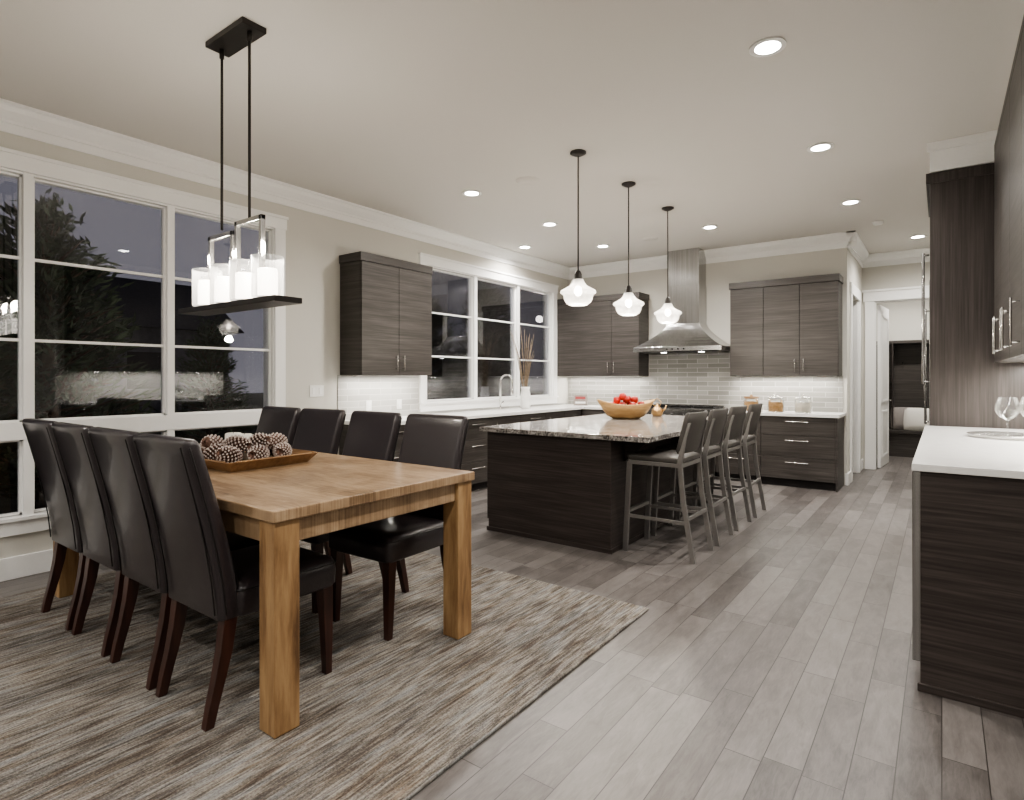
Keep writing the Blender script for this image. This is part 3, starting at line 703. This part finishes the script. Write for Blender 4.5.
# mudroom
b=B('mudroom_locker')
b.box(-1.3,.5,12.36,12.39,.45,2.0,'cabH'); b.box(-1.3,.5,11.95,12.39,.40,.45,'cabH'); b.box(-1.3,.5,12.0,12.39,0,.40,'cabH'); b.box(-1.3,.5,12.1,12.39,1.95,2.0,'cabH')
for x in (-1.3,-.70,-.1,.48): b.box(x,x+.02,12.1,12.36,.45,1.95,'cabV')
for x in (-1.0,-.55,-.25,.2): b.tube([(x,12.36,1.6),(x,12.30,1.6),(x,12.29,1.64)],.008,'black',8)
b.done(bevel=.002)
def pillow(x,y,z,k,rz):
    b=B('throw_pillow'); n=10; 
    for sgn in (-1,1):
        rings=[]
        for i in range(n+1):
            row=[]
            for j in range(n+1):
                u=-1+2*i/n; v=-1+2*j/n
                row.append((u*.2*(1-.06*v*v),sgn*.075*(max(0,(1-u**2)*(1-v**2)))**.45,v*.2*(1-.06*u*u)+.2))
            rings.append(row)
        b.loft(rings,k,True,(False,False),False)
    o=b.done(loc=(x,y,z),rz=rz); o.rotation_euler=(-.25,0,rz)
pillow(-.52,12.14,.455,'pillow2',.1); pillow(-.34,12.02,.455,'pillow',-.15)

# ------------------------------------------------------------ outside
b=B('ground'); b.box(-60,-5.3,-40,60,-.5,-.3,'grass'); b.done()
def tree(name,h,rad,n,seed):
    random.seed(seed); b=B(name); b.tube([(0,0,0),(.05,0,h*.5),(0,0,h*.95)],[.14,.09,.02],'bark',8)
    for i in range(int(n/22)):
        t=random.uniform(.12,1); z=h*t; a=random.uniform(0,6.28); R=rad*(1-t)**.7+.15
        tipz=z+random.uniform(-.1,.35)
        dx,dy=math.cos(a),math.sin(a)
        b.tube([(0,0,z-.2),(dx*R,dy*R,tipz)],[.025,.006],'bark',4)
        for k in range(22):
            s=random.uniform(.25,1.08); p=Vector((dx*R*s,dy*R*s,(z-.2)+(tipz-z+.2)*s))+Vector([random.gauss(0,.07) for _ in range(3)])
            d=(Vector((dx,dy,.5))+Vector([random.gauss(0,.5) for _ in range(3)])).normalized(); e=d.orthogonal().normalized(); L=.10; wv=.022
            vs=[b.bm.verts.new(q) for q in (p-d*L,p+e*wv,p+d*L,p-e*wv)]; f=b.bm.faces.new(vs); b._fin([f],'leaf')
    return b.done()
t1=tree('tree',3.6,1.15,5200,1); t1.location=(-8.4,2.25,-.3)
t2=tree('tree',4.2,1.3,5200,2); t2.location=(-8.2,.9,-.3)
for k,(x,y,r,s) in enumerate(((-11.0,5.4,1,.62),(-9.5,9.6,2,.95),(-12.5,15.5,3,1.15),(-10.0,12.4,4,.9),(-13,3.9,5,.8),(-9.0,7.6,1.2,.6))):
    o=dup(t1 if k%2 else t2,(x,y,-.3),r); o.scale=(s,s,s)
# neighbouring house
b=B('neighbor_house')
b.box(-27,-21,2,11,-.3,3.0,'siding'); b.prism([(-27.4,1.6,3.0),(-20.6,1.6,3.0),(-24,1.6,5.0)],(0,9.8,0),'roof')
for y in (4.0,8.2): b.box(-21.0,-20.97,y-.5,y+.5,1.0,2.2,'black')
b.done()
# unseen wall lamps, added outside to brighten the trees
b=B('added_tree_light'); b.box(-.06,0,-.05,.05,-.10,.10,'black'); b.lathe([(.04,-.09),(.045,-.08),(.045,.07),(.03,.09)],(-.11,0,0),'frost',16); b.box(-.16,-.05,-.055,.055,.09,.11,'black')
po=b.done(loc=(XL-.172,4.1,2.35)); p2=dup(po,(XL-.172,8.25,2.35))
for p in (po,p2): lamp('POINT','added_tree_bulb',(-.28,0,.0),70,(1,.90,.78),p,shadow_soft_size=.06)

w=bpy.data.worlds.new('dusk'); S.world=w; w.use_nodes=True; nt=w.node_tree; bg=nt.nodes['Background']
tc=N(nt,'ShaderNodeTexCoord'); sp=N(nt,'ShaderNodeSeparateXYZ'); nt.links.new(tc.outputs['Generated'],sp.inputs[0])
cl=noise(nt,tc.outputs['Generated'],3.0,4,.55)
k=mth(nt,'ADD',mth(nt,'MULTIPLY',sp.outputs[2],.8),mth(nt,'MULTIPLY',cl,.3))
nt.links.new(ramp(nt,k,[(.05,(.165,.157,.175)),(.35,(.12,.115,.135)),(.8,(.065,.065,.085))]),bg.inputs[0]); bg.inputs[1].default_value=1.0

# ------------------------------------------------------------ camera
cam=bpy.data.cameras.new('camera'); co=bpy.data.objects.new('camera',cam); C.objects.link(co)
co.location=(0,0,1.35); co.rotation_euler=(math.pi/2,0,math.radians(36.4))
cam.sensor_width=36; cam.lens=583/1024*36; cam.shift_y=-22/1024; cam.clip_start=.05
S.camera=co
S.view_settings.view_transform='AgX'
try: S.view_settings.look='AgX - Medium High Contrast'
except Exception: pass
S.view_settings.exposure=0.38
